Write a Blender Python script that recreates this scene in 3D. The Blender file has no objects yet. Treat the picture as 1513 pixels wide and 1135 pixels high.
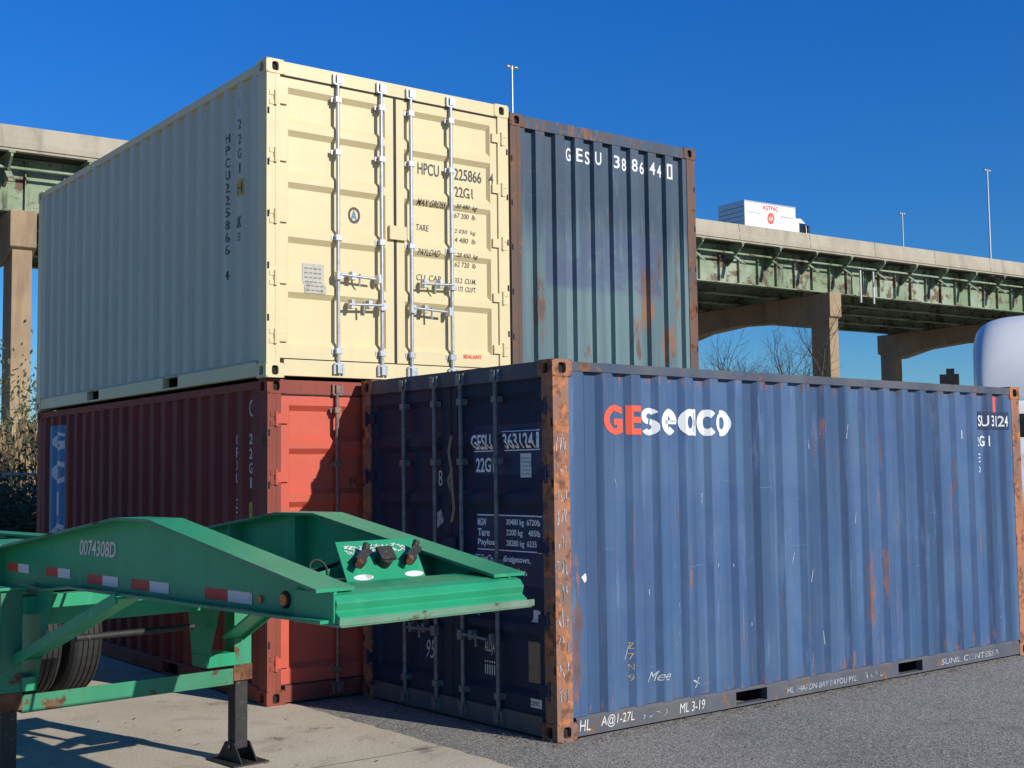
import bpy, bmesh, math, random
from mathutils import Vector, Matrix
from mathutils.bvhtree import BVHTree
random.seed(7)
S=bpy.context.scene
COL=S.collection
L,W,H=6.058,2.438,2.591
# ------------------------------------------------------------------ materials
def nt(name):
    m=bpy.data.materials.new(name);m.use_nodes=True
    t=m.node_tree;b=t.nodes['Principled BSDF'];return m,t,b
def node(t,kind,**kw):
    n=t.nodes.new(kind)
    for k,v in kw.items():
        if k in n.inputs.keys(): n.inputs[k].default_value=v
        else: setattr(n,k,v)
    return n
def noise(t,vec,scale,detail=4,rough=.55,mapscale=None,loc=(0,0,0)):
    if mapscale:
        mp=node(t,'ShaderNodeMapping');mp.inputs['Scale'].default_value=mapscale;mp.inputs['Location'].default_value=loc
        t.links.new(vec,mp.inputs['Vector']);vec=mp.outputs['Vector']
    n=node(t,'ShaderNodeTexNoise',Scale=scale,Detail=detail,Roughness=rough)
    t.links.new(vec,n.inputs['Vector']);return n.outputs['Fac']
def ramp(t,f,a,b,hi=1.0,lo=0.0):
    r=node(t,'ShaderNodeMapRange',interpolation_type='SMOOTHSTEP')
    r.inputs['From Min'].default_value=a;r.inputs['From Max'].default_value=b
    r.inputs['To Min'].default_value=lo;r.inputs['To Max'].default_value=hi
    t.links.new(f,r.inputs['Value']);return r.outputs['Result']
def mixc(t,f,a,b):
    m=node(t,'ShaderNodeMix',data_type='RGBA')
    if isinstance(f,(int,float)): m.inputs[0].default_value=f
    else: t.links.new(f,m.inputs[0])
    for i,v in ((6,a),(7,b)):
        if isinstance(v,tuple): m.inputs[i].default_value=(*v[:3],1)
        else: t.links.new(v,m.inputs[i])
    return m.outputs[2]
def math2(t,op,a,b=0.0,c=None):
    m=node(t,'ShaderNodeMath',operation=op)
    for i,v in enumerate((a,b,c)):
        if v is None: continue
        if isinstance(v,(int,float)): m.inputs[i].default_value=v
        else: t.links.new(v,m.inputs[i])
    return m.outputs[0]
def bump(t,b,f,dist=.002,strength=.5):
    n=node(t,'ShaderNodeBump',Strength=strength,Distance=dist)
    t.links.new(f,n.inputs['Height']);t.links.new(n.outputs[0],b.inputs['Normal'])
RUST1=(.20,.075,.03);RUST2=(.09,.04,.022)
def paint(name,base,var,rust=.3,streak=.3,streakcol=(.08,.05,.035),rough=.5,spots=(),edge=0.0,lscuff=0.0,rustcol=RUST1,dirtz=0.0,rib=.45,lower=None,patch=None,rust2=RUST2,dent=.012,axis=0,runs=0.0,spec=.35):
    m,t,b=nt(name)
    b.inputs['Specular IOR Level'].default_value=spec
    tc=node(t,'ShaderNodeTexCoord');v=tc.outputs['Object']
    sx=node(t,'ShaderNodeSeparateXYZ');t.links.new(v,sx.inputs[0])
    n1=noise(t,v,1.4,4,.6);ns=noise(t,v,1,4,.6,(16,16,.7),(3,1,2))
    c=mixc(t,ramp(t,n1,.32,.68),base,var)
    if lower:
        k=math2(t,'ADD',sx.outputs[2],math2(t,'MULTIPLY',ns,-1.3))
        c=mixc(t,ramp(t,k,.50,1.15,0,1.0),c,lower)
    if patch:
        col,y0,y1,z0,z1=patch
        ka=math2(t,'MULTIPLY',ramp(t,sx.outputs[1],y0-.05,y0+.05),ramp(t,sx.outputs[1],y1-.05,y1+.05,0,1))
        kb=math2(t,'MULTIPLY',ramp(t,sx.outputs[2],z0-.05,z0+.06),ramp(t,sx.outputs[2],z1-.04,z1+.04,0,1))
        kk=math2(t,'MULTIPLY',math2(t,'MULTIPLY',ka,kb),ramp(t,noise(t,v,2.6,5,.65),.36,.58,.8,.2))
        c=mixc(t,kk,c,col)
    f=ramp(t,noise(t,v,1,3,.5,(4.1,4.1,.14)),.36,.66,rib)
    c=mixc(t,f,c,tuple(x*.66 for x in base))
    c=mixc(t,ramp(t,ns,.56,.78,streak),c,streakcol)
    n5=noise(t,v,5,6,.68)
    if lscuff>0:
        c=mixc(t,ramp(t,noise(t,v,1,5,.68,(9,9,1.3),(5,5,5)),.57,.72,lscuff),c,tuple(min(1,x*1.2+.06) for x in base))
        f=ramp(t,noise(t,v,1,3,.5,(2.5,2.5,42),(1,9,4)),.70,.76,lscuff)
        c=mixc(t,f,c,tuple(min(1,x*1.1+.10) for x in base))
    thr=.80-.28*rust
    fr=ramp(t,n5,thr,thr+.05)
    if spots or edge>0:
        nn=noise(t,v,1,5,.7,(26,26,4.5))
        K=None
        for (a,z,ra,rz,amt) in spots:
            da=math2(t,'DIVIDE',math2(t,'SUBTRACT',sx.outputs[axis],a),ra)
            dz=math2(t,'DIVIDE',math2(t,'SUBTRACT',sx.outputs[2],z),rz)
            d=math2(t,'ADD',math2(t,'MULTIPLY',da,da),math2(t,'MULTIPLY',dz,dz))
            k=ramp(t,d,0,1,0.0,amt*.34)
            K=k if K is None else math2(t,'MAXIMUM',K,k)
        if edge>0:
            k=math2(t,'MAXIMUM',ramp(t,sx.outputs[2],H-.25,H-.09,.24*edge),ramp(t,sx.outputs[2],.16,.5,0.0,.2*edge))
            K=k if K is None else math2(t,'MAXIMUM',K,k)
        fr=math2(t,'MAXIMUM',fr,ramp(t,math2(t,'ADD',K,nn),.72,.84,.8))
    if runs>0:
        nr=noise(t,v,1,4,.65,(34,34,1.1),(2,8,1))
        nm=ramp(t,noise(t,v,.9,3,.6,None),.48,.62)
        fr=math2(t,'MAXIMUM',fr,math2(t,'MULTIPLY',ramp(t,nr,.58,.69,runs),nm))
    rc=mixc(t,ramp(t,n1,.40,.60) if rust<.5 else ramp(t,noise(t,v,13,3),.35,.65),rustcol,rust2)
    c=mixc(t,fr,c,rc)
    if dirtz>0:
        c=mixc(t,math2(t,'MULTIPLY',ramp(t,sx.outputs[2],.1,.7,0,dirtz),n5),c,(.16,.13,.10))
    t.links.new(c,b.inputs['Base Color'])
    t.links.new(math2(t,'ADD',math2(t,'MULTIPLY',fr,.9-rough),rough),b.inputs['Roughness'])
    bump(t,b,noise(t,v,3.2,4,.45),dent,.6)
    return m
def flat(name,col,rough=.5,metal=0,var=.25,scale=12,worn=None,wornthr=.62):
    m,t,b=nt(name);tc=node(t,'ShaderNodeTexCoord');v=tc.outputs['Object']
    c=mixc(t,ramp(t,noise(t,v,scale,3,.6),.3,.7),col,tuple(x*(1-var) for x in col))
    if worn:
        c=mixc(t,ramp(t,noise(t,v,scale*2.2,4,.7),wornthr,wornthr+.05),c,worn)
    t.links.new(c,b.inputs['Base Color']);b.inputs['Roughness'].default_value=rough;b.inputs['Metallic'].default_value=metal
    return m
def decal(name,col,wear=.3,wearcol=None,rough=.6):
    m,t,b=nt(name);tc=node(t,'ShaderNodeTexCoord');v=tc.outputs['Object']
    c=mixc(t,ramp(t,noise(t,v,9,6,.7),.66-.2*wear,.74-.2*wear,.8),col,wearcol or tuple(x*.5 for x in col))
    t.links.new(c,b.inputs['Base Color']);b.inputs['Roughness'].default_value=rough;return m
M_dark=flat('dark_void',(.012,.012,.012),.9)
M_rubber=flat('rubber',(.022,.022,.023),.75,var=.4)
M_galv=flat('galvanised_steel',(.52,.53,.54),.38,.6,.25,20)
M_rod_grey=flat('painted_rod_grey',(.15,.18,.20),.5,.2,.4,18,(.16,.08,.04),.60)
M_rod_red=flat('painted_rod_red',(.26,.15,.12),.55,.1,.4,18,(.14,.10,.08),.55)
M_rust=flat('rusted_steel',(.20,.08,.035),.9,0,.6,9,(.07,.035,.02),.55)
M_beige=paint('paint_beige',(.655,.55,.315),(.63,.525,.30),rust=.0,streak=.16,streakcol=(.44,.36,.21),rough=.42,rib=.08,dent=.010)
M_beigeShade=paint('paint_beige_shaded',(.50,.50,.405),(.48,.48,.385),rust=.0,streak=.12,streakcol=(.38,.37,.29),rough=.5,rib=.14)  # same beige paint, greyed: shade of the long side put into the colour
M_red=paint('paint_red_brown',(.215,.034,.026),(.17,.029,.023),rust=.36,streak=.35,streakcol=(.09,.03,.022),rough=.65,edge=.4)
M_redF=paint('paint_red_frame',(.28,.062,.040),(.21,.05,.033),rust=.66,streak=.5,streakcol=(.11,.045,.03),rough=.7)
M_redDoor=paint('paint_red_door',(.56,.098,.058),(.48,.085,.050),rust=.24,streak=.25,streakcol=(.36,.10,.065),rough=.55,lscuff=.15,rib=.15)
M_blue=paint('paint_blue',(.048,.102,.215),(.072,.135,.240),rust=.10,streak=.42,streakcol=(.030,.047,.085),rough=.55,lscuff=.55,edge=.92,rib=.9,rustcol=(.29,.12,.065),rust2=(.12,.065,.05),runs=.62,  # strong rib stripes put part of the corrugation shading into the colour
   spots=[(3.56,.75,.08,.60,.9),(3.80,.85,.05,.55,.85),(2.93,2.05,.18,.34,.66),(3.02,1.7,.05,.3,.5),(3.55,1.95,.08,.25,.5),(4.9,1.7,.06,.5,.6),(5.3,.9,.06,.5,.65),(4.4,1.95,.06,.25,.5),(.20,.7,.07,.9,.95),(1.35,.9,.04,.5,.65),(5.15,2.2,.12,.3,.5)])
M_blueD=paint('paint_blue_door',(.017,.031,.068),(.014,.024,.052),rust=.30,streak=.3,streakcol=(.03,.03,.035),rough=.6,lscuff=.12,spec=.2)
M_blueF=paint('paint_blue_rail',(.052,.075,.12),(.10,.105,.115),rust=.74,streak=.4,rough=.7,dirtz=.5,rustcol=(.22,.10,.05),rust2=(.09,.06,.05))
M_post=paint('paint_rusted_post',(.15,.11,.10),(.40,.165,.08),rust=1.15,streak=.55,streakcol=(.43,.17,.075),rough=.8,rustcol=(.44,.17,.07),rust2=(.13,.065,.045))
M_dkb=paint('paint_weathered_blue',(.040,.070,.112),(.056,.090,.130),rust=.38,streak=.45,streakcol=(.10,.145,.165),rough=.65,lscuff=.5,edge=1.0,lower=(.125,.200,.210),patch=((.070,.090,.175),.42,1.98,.98,1.60),rustcol=(.26,.12,.06),rust2=(.12,.06,.04),axis=1,runs=.6,
   spots=[(1.72,.95,.18,.50,1.0),(1.93,1.30,.09,.30,.9),(1.60,.55,.12,.45,.9),(2.18,1.2,.07,.9,.9),(.35,.8,.12,.6,.85),(.95,.4,.10,.4,.8),(1.25,1.75,.06,.3,.6),(2.05,.5,.14,.4,.95),(.65,1.9,.05,.3,.6)])
M_dkF=paint('paint_weathered_post',(.17,.09,.06),(.11,.08,.07),rust=.85,streak=.4,rough=.8,rustcol=(.24,.10,.05))
M_brown=paint('paint_brown',(.16,.07,.05),(.12,.06,.045),rust=.5,streak=.4,rough=.7)
T_black=decal('marking_dark',(.055,.05,.045),.15,(.3,.27,.17))
T_black2=decal('marking_dark_side',(.07,.07,.065),.30,(.30,.30,.24))
T_white=decal('marking_white',(.66,.69,.70),.30,(.20,.27,.38))
T_whiteD=decal('marking_white_door',(.75,.78,.80),.10,(.3,.33,.38))
T_whiteR=decal('marking_white_on_red',(.68,.62,.58),.35,(.30,.09,.06))
T_chalk=decal('chalk_marks',(.40,.43,.47),.85,(.12,.15,.21))
T_red=decal('marking_red',(.72,.09,.04),.2,(.4,.1,.1))
T_navy=decal('marking_navy_patch',(.014,.026,.075),.2,(.02,.035,.08))
T_yel=decal('yellow_label',(.50,.34,.05),.3,(.05,.05,.04))
T_plate=decal('grey_plate',(.42,.40,.33),.6,(.28,.26,.22))
T_sky=decal('logo_blue',(.07,.20,.34),.3,(.16,.08,.08))
T_pale=decal('label_pale',(.6,.6,.58),.5,(.3,.3,.3))
T_ochre=decal('chalk_ochre',(.45,.30,.15),.6,(.15,.2,.28))
T_tan=decal('plate_tan',(.20,.15,.09),.6,(.10,.08,.06))
M_green=paint('paint_green',(.016,.305,.145),(.028,.255,.128),rust=.34,streak=.36,streakcol=(.03,.14,.08),rough=.42,lscuff=.28,rib=.30,rustcol=(.13,.10,.07))
M_greenEdge=paint('paint_green_worn',(.06,.24,.13),(.20,.24,.19),rust=.78,streak=.4,rough=.7,rustcol=(.13,.09,.065))
M_greenLeg=paint('paint_green_rusty',(.03,.25,.13),(.05,.19,.10),rust=.88,streak=.5,streakcol=(.12,.08,.05),rough=.65,rustcol=(.15,.085,.05))
M_rt_r=decal('tape_red',(.50,.05,.03),.3);M_rt_w=decal('tape_white',(.62,.62,.60),.4)
M_black=flat('black_steel',(.022,.021,.02),.65,0,.4,14,(.09,.06,.04),.6)
M_orange=flat('amber_lens',(.5,.12,.01),.3)
M_white=flat('white_paint',(.80,.80,.79),.3,0,.04,4)
M_glass=flat('dark_glass',(.02,.025,.03),.08)
M_chrome=flat('chrome',(.6,.6,.62),.15,.9,.1)
def concrete(name,c1,c2,stain,sc=1.0,rough=.9):
    m,t,b=nt(name);tc=node(t,'ShaderNodeTexCoord');v=tc.outputs['Object']
    c=mixc(t,ramp(t,noise(t,v,.5*sc,5,.65),.35,.65),c1,c2)
    c=mixc(t,ramp(t,noise(t,v,1,5,.6,(1.1*sc,1.1*sc,.14*sc)),.5,.75,.7),c,stain)
    t.links.new(c,b.inputs['Base Color']);b.inputs['Roughness'].default_value=rough
    return m
M_conc=concrete('concrete_parapet',(.42,.375,.285),(.35,.31,.235),(.22,.19,.15))
M_pier=concrete('concrete_pier',(.36,.255,.15),(.29,.205,.12),(.17,.115,.075))
def girder():
    m,t,b=nt('girder_olive');tc=node(t,'ShaderNodeTexCoord');v=tc.outputs['Object']
    c=mixc(t,ramp(t,noise(t,v,.35,5,.6),.35,.65),(.17,.235,.13),(.30,.35,.25))
    c=mixc(t,ramp(t,noise(t,v,1.1,6,.7),.53,.60,.9),c,(.11,.055,.03))
    c=mixc(t,ramp(t,noise(t,v,1,5,.6,(1.3,1.3,.25)),.56,.69,.8),c,(.045,.035,.025))
    t.links.new(c,b.inputs['Base Color']);b.inputs['Roughness'].default_value=.75;return m
M_gird=girder()
M_under=flat('underside_shade',(.03,.035,.027),.9,0,.4,.6)  # near-black colour paints the shade beneath the deck; bearings share it
# ------------------------------------------------------------------ mesh builder
class MB:
    def __init__(s): s.v=[];s.f=[];s.m=[];s.sm=[];s.ml=[]
    def mi(s,m):
        if m not in s.ml: s.ml.append(m)
        return s.ml.index(m)
    def add(s,vs,fs,m,smooth=False):
        o=len(s.v);s.v+= [tuple(x) for x in vs]
        for f in fs: s.f.append([i+o for i in f]);s.m.append(s.mi(m));s.sm.append(smooth)
    def box(s,x0,x1,y0,y1,z0,z1,m):
        vs=[(x,y,z) for x in(x0,x1) for y in(y0,y1) for z in(z0,z1)]
        s.add(vs,[(0,1,3,2),(4,6,7,5),(0,4,5,1),(2,3,7,6),(0,2,6,4),(1,5,7,3)],m)
    def obox(s,c,ax,ay,az,hx,hy,hz,m):
        c=Vector(c);ax,ay,az=Vector(ax).normalized(),Vector(ay).normalized(),Vector(az).normalized()
        vs=[c+ax*hx*i+ay*hy*j+az*hz*k for i in(-1,1) for j in(-1,1) for k in(-1,1)]
        s.add(vs,[(0,1,3,2),(4,6,7,5),(0,4,5,1),(2,3,7,6),(0,2,6,4),(1,5,7,3)],m)
    def cyl(s,p0,p1,r,m,n=12,r1=None,caps=True,smooth=True):
        p0,p1=Vector(p0),Vector(p1);d=(p1-p0).normalized();r1=r if r1 is None else r1
        a=d.orthogonal().normalized();b=d.cross(a)
        vs=[];
        for p,rr in((p0,r),(p1,r1)):
            for i in range(n):
                t=2*math.pi*i/n;vs.append(p+a*rr*math.cos(t)+b*rr*math.sin(t))
        s.add(vs,[(i,(i+1)%n,n+(i+1)%n,n+i) for i in range(n)],m,smooth)
        if caps: s.add(vs[:n],[tuple(range(n))],m);s.add(vs[n:],[tuple(range(n))],m)
    def prism(s,pts,mp,a0,a1,m,caps=True,smooth=False):
        n=len(pts);vs=[mp(p,a0) for p in pts]+[mp(p,a1) for p in pts]
        fs=[(i,(i+1)%n,n+(i+1)%n,n+i) for i in range(n)]
        if caps: fs+=[tuple(range(n)),tuple(range(n,2*n))]
        s.add(vs,fs,m,smooth)
    def tube(s,pts,r,m,n=8):
        for i in range(len(pts)-1): s.cyl(pts[i],pts[i+1],r,m,n)
    def loft(s,secs,m,smooth=True,caps=True):
        n=len(secs[0]);vs=[p for q in secs for p in q];fs=[]
        for k in range(len(secs)-1):
            for i in range(n): fs.append((k*n+i,k*n+(i+1)%n,(k+1)*n+(i+1)%n,(k+1)*n+i))
        if caps: fs+=[tuple(range(n)),tuple(range((len(secs)-1)*n,len(secs)*n))]
        s.add(vs,fs,m,smooth)
    def obj(s,name,parent=None,bevel=0,recalc=True,auto=None):
        me=bpy.data.meshes.new(name);me.from_pydata(s.v,[],s.f)
        for m in s.ml: me.materials.append(m)
        for p,mi,sm in zip(me.polygons,s.m,s.sm): p.material_index=mi;p.use_smooth=sm
        if recalc:
            bm=bmesh.new();bm.from_mesh(me);bmesh.ops.recalc_face_normals(bm,faces=bm.faces);bm.to_mesh(me);bm.free()
        o=bpy.data.objects.new(name,me);COL.objects.link(o)
        if parent: o.parent=parent
        if bevel:
            b=o.modifiers.new('bevel','BEVEL');b.width=bevel;b.segments=2;b.limit_method='ANGLE';b.angle_limit=math.radians(40)
        return o
    def bvh(s): return BVHTree.FromPolygons([Vector(x) for x in s.v],s.f)
def empty(name,loc=(0,0,0),yaw=0):
    e=bpy.data.objects.new(name,None);COL.objects.link(e);e.location=loc;e.rotation_euler=(0,0,yaw);e.empty_display_size=.3;return e
# ------------------------------------------------------------------ container
def casting(mb,x,y,z,sx,sy,sz,m):
    dx,dy,dz=.178,.162,.118
    o=Vector((x,y,z))
    ex,ey,ez=Vector((sx,0,0)),Vector((0,sy,0)),Vector((0,0,sz))
    def plate(org,u,v,w,h,nin,rx,ry):
        c=org+u*w/2+v*h/2;n=20;out=[];inn=[];bk=[]
        for i in range(n):
            t=2*math.pi*(i+.5)/n;cx,cy=math.cos(t),math.sin(t)
            k=min((w/2)/abs(cx) if abs(cx)>1e-6 else 9,(h/2)/abs(cy) if abs(cy)>1e-6 else 9)
            out.append(c+u*cx*k+v*cy*k)
            ee=.55
            px=rx*math.copysign(abs(cx)**ee,cx);py=ry*math.copysign(abs(cy)**ee,cy)
            inn.append(c+u*px+v*py);bk.append(inn[-1]+nin*.03)
        mb.add(out+inn,[(i,(i+1)%n,n+(i+1)%n,n+i) for i in range(n)],m)
        mb.add(inn+bk,[(i,(i+1)%n,n+(i+1)%n,n+i) for i in range(n)],m)
        mb.add(bk,[tuple(range(n))],M_dark)
    plate(o,ey,ez,dy,dz,ex,.030,.038)
    plate(o,ex,ez,dx,dz,ey,.036,.038)
    plate(o,ex,ey,dx,dy,ez,.05,.03)
    i=o+ex*dx+ey*dy+ez*dz
    mb.add([i,i-ey*dy,i-ey*dy-ez*dz,i-ez*dz],[(0,1,2,3)],m)
    mb.add([i,i-ex*dx,i-ex*dx-ez*dz,i-ez*dz],[(0,1,2,3)],m)
    mb.add([i,i-ex*dx,i-ex*dx-ey*dy,i-ey*dy],[(0,1,2,3)],m)
    for (c0,u,v,w,h,nn) in ((o,ey,ez,dy,dz,ex),(o,ex,ez,dx,dz,ey),(o,ex,ey,dx,dy,ez)):
        for a in(0,1):
            for b in(0,1):
                p=c0+u*w*a+v*h*b+nn*.004
                uu=u*(-1 if a else 1);vv=v*(-1 if b else 1)
                mb.add([p,p+uu*.05,p+vv*.03],[(0,1,2)],m)
def corr_profile(a0,a1,pitch,out,sl,inn,depth):
    n=int((a1-a0)/pitch);rest=(a1-a0)-n*pitch
    pts=[(a0,0)];a=a0+rest/2
    for i in range(n):
        pts+=[(a+out/2,0),(a+out/2+sl,depth),(a+out/2+sl+inn,depth),(a+out/2+2*sl+inn,0)];a+=pitch
    pts.append((a1,0));return pts
def container(name,loc,yaw,mats,door0=True,endL='corr',seed=0,yrods=(.63,1.05)):
    E=empty(name,loc,yaw)
    Ms,Mf,Mp,Md,Mr,Me=[mats[k] for k in('side','frame','post','door','rod','end')]
    fr=MB()
    for sx,x in((1,0),(-1,L)):
        for sy,y in((1,0),(-1,W)):
            for sz,z in((1,0),(-1,H)): casting(fr,x,y,z,sx,sy,sz,Mp)
            xs=sorted((x+sx*.006,x+sx*.150));ys=sorted((y+sy*.006,y+sy*.085))
            fr.box(xs[0],xs[1],ys[0],ys[1],.117,H-.117,Mp)
            xs=sorted((x+sx*.004,x+sx*.045));ys=sorted((y+sy*.084,y+sy*.125))
            fr.box(xs[0],xs[1],ys[0],ys[1],.117,H-.117,Mp)
            for k in range(5):
                z=.45+k*.42
                fr.box(*sorted((x+sx*.0035,x+sx*.02)),*sorted((y+sy*.012,y+sy*.03)),z,z+.055,M_dark)
    for sy,y in((1,0),(-1,W)):
        fr.box(.178,L-.178,*sorted((y+sy*.005,y+sy*.065)),H-.078,H-.012,Mf)
        gaps=[(1.80,2.16),(3.90,4.26)];a=.178
        segs=[]
        for g0,g1 in gaps: segs.append((a,g0));a=g1
        segs.append((a,L-.178))
        def rail(x0,x1,z0,z1):
            pts=[(.004,z0),(.004,z1-.02),(.020,z1),(.07,z1),(.07,z0)]
            fr.prism(pts,lambda p,aa:(aa,y+sy*p[0],p[1]),x0,x1,Mf)
        for s0,s1 in segs: rail(s0,s1,.018,.150)
        for g0,g1 in gaps:
            rail(g0,g1,.128,.150)
            fr.box(g0,g1,*sorted((y+sy*.004,y+sy*.07)),.018,.034,Mf)
            fr.box(g0-.002,g1+.002,*sorted((y+sy*.22,y+sy*.23)),.03,.13,M_dark)
            fr.box(g0-.01,g0-.001,*sorted((y+sy*.06,y+sy*.23)),.02,.13,M_dark)
            fr.box(g1+.001,g1+.01,*sorted((y+sy*.06,y+sy*.23)),.02,.13,M_dark)
    for sx,x in((1,0),(-1,L)):
        fr.box(*sorted((x+sx*.006,x+sx*.09)),.162,W-.162,H-.120,H-.008,Mf)
        fr.box(*sorted((x+sx*.008,x+sx*.10)),.162,W-.162,.018,.150,Mf)
    fr.box(.1,L-.1,.08,W-.08,.12,.15,M_dark)
    fr.obj('frame',E,bevel=.004)
    roof=MB();pr=corr_profile(.17,L-.17,.21,.1,.02,.07,.02)
    n=len(pr);roof.add([(p[0],.06,H-.014-p[1]) for p in pr]+[(p[0],W-.06,H-.014-p[1]) for p in pr],[(i,i+1,n+i+1,n+i) for i in range(n-1)],Mf)
    roof.obj('roof',E)
    B={}
    for key,sy,y in(('y0',1,0),('yW',-1,W)):
        sp=MB();pr=corr_profile(.149,L-.149,.2785,.088,.046,.0985,.038);n=len(pr)
        lo=[(p[0],y+sy*(.010+p[1]),.148) for p in pr];hi=[(p[0],y+sy*(.010+p[1]),H-.076) for p in pr]
        sp.add(lo+hi,[(i,i+1,n+i+1,n+i) for i in range(n-1)],Ms)
        sp.obj('side_panel',E);B[key]=sp.bvh()
    def corr_end(sx,x,key):
        sp=MB();pr=corr_profile(.124,W-.124,.243,.11,.018,.097,.046);n=len(pr)
        lo=[(x+sx*(.012+p[1]),p[0],.148) for p in pr];hi=[(x+sx*(.012+p[1]),p[0],H-.119) for p in pr]
        sp.add(lo+hi,[(i,i+1,n+i+1,n+i) for i in range(n-1)],Me)
        sp.obj('end_panel',E);B[key]=sp.bvh()
    corr_end(-1,L,'xL')
    if not door0: corr_end(1,0,'x0')
    else:
        d=MB();XF=.022
        zs=[.27,.70,.76,1.15,1.21,1.60,1.66,2.03,2.09,2.38]
        for (y0,y1) in((.118,W/2-.010),(W/2+.010,W-.118)):
            z0,z1=.160,H-.128
            ya,yb=y0+.085,y1-.085
            def q(a,b,c,e): d.add([(XF,a,c),(XF,b,c),(XF,b,e),(XF,a,e)],[(0,1,2,3)],Md)
            q(y0,ya,z0,z1);q(yb,y1,z0,z1)
            lev=[z0]+zs+[z1]
            for i in range(0,len(lev),2): q(ya,yb,lev[i],lev[i+1])
            for i in range(0,len(zs),2):
                c,e=zs[i],zs[i+1];s1=.022;s2=.045;dp=.036
                o=[(XF,ya,c),(XF,yb,c),(XF,yb,e),(XF,ya,e)]
                r=[(XF+dp,ya+s1,c+s2),(XF+dp,yb-s1,c+s2),(XF+dp,yb-s1,e-s2),(XF+dp,ya+s1,e-s2)]
                d.add(o+r,[(0,1,5,4),(1,2,6,5),(2,3,7,6),(3,0,4,7),(4,5,6,7)],Md)
            for (a,b,c,e) in((y0,y0+.004,z0,z1),(y1-.004,y1,z0,z1),(y0,y1,z0-.003,z0),(y0,y1,z1,z1+.003)):
                d.box(XF+.001,XF+.06,a,b,c,e,Md)
        B['x0']=d.bvh()
        d.obj('doors',E,recalc=False)
        h=MB()
        h.box(.030,.05,W/2-.022,W/2+.022,.155,H-.125,M_rubber)
        h.box(.0165,.0215,W/2-.014,W/2+.012,.165,H-.13,M_rubber)
        h.box(.010,.05,.112,W-.112,H-.1295,H-.1195,M_rubber)
        h.box(.010,.05,.112,W-.112,.150,.160,M_rubber)
        h.box(.012,.05,.108,.118,.155,H-.125,M_rubber);h.box(.012,.05,W-.118,W-.108,.155,H-.125,M_rubber)
        rods=[yrods[0],yrods[1],W-yrods[1],W-yrods[0]]
        xr=-.004
        for i,y in enumerate(rods):
            h.cyl((xr,y,.075),(xr,y,H-.055),.0165,Mr,14)
            for z in(.235,1.18,1.90,2.345):
                h.box(xr-.021,XF+.002,y-.028,y+.028,z-.024,z+.024,Mr)
                h.box(XF-.006,XF+.001,y-.052,y+.052,z-.02,z+.02,Mr)
            for z,sg in((.085,1),(H-.075,-1)):
                h.box(xr-.026,xr+.020,y-.022,y+.020,z-.035,z+.035,Mr)
                h.box(-.018,.012,y-.050,y-.030,z-.042,z+.042,Mr)
                h.box(-.018,.012,y+.028,y+.048,z-.042,z+.042,Mr)
                h.box(-.022,.010,y-.042,y+.042,z+sg*.042-.007,z+sg*.042+.008,Mr)
            inner=i in(1,2)
            left=y<W/2
            z=.86 if not inner else .63
            dr=(1 if left else -1)*(1 if not inner else -1)
            y2=y+dr*.34
            h.box(xr-.036,xr+.012,y-.026,y+.026,z-.035,z+.035,Mr)
            h.cyl((xr-.030,y,z+.01),(xr-.034,y2,z-.004),.0115,Mr,8)
            h.box(xr-.040,XF+.001,y2-.055,y2-.025,z-.035,z+.04,Mr)
            h.box(xr-.036,XF+.001,y+dr*.13-.018,y+dr*.13+.018,z-.025,z+.045,Mr)
            h.cyl((xr-.03,y+dr*.19,z+.028),(xr-.02,y+dr*.19,z-.07),.010,Mr,8)
        for sy,y in((1,0),(-1,W)):
            for z in(.33,.80,1.30,1.80,2.27):
                h.cyl((.0,y+sy*.082,z-.06),(.0,y+sy*.082,z+.06),.014,Md,10)
                h.box(.002,.020,*sorted((y+sy*.086,y+sy*.19)),z-.04,z+.04,Md)
                h.box(.000,.010,*sorted((y+sy*.03,y+sy*.078)),z-.058,z-.018,Mp);h.box(.000,.010,*sorted((y+sy*.03,y+sy*.078)),z+.018,z+.058,Mp)
        h.box(-.012,XF,W/2-.10,W/2+.07,1.22,1.34,Md)
        h.obj('door_gear',E,bevel=.002)
    return E,B
def textmesh(body,bold=0,shear=0,res=5):
    cu=bpy.data.curves.new('t','FONT');cu.body=body;cu.size=1;cu.offset=bold;cu.resolution_u=res;cu.shear=shear
    ob=bpy.data.objects.new('t',cu);COL.objects.link(ob)
    dg=bpy.context.evaluated_depsgraph_get();me=bpy.data.meshes.new_from_object(ob.evaluated_get(dg))
    bpy.data.objects.remove(ob);return me
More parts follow.
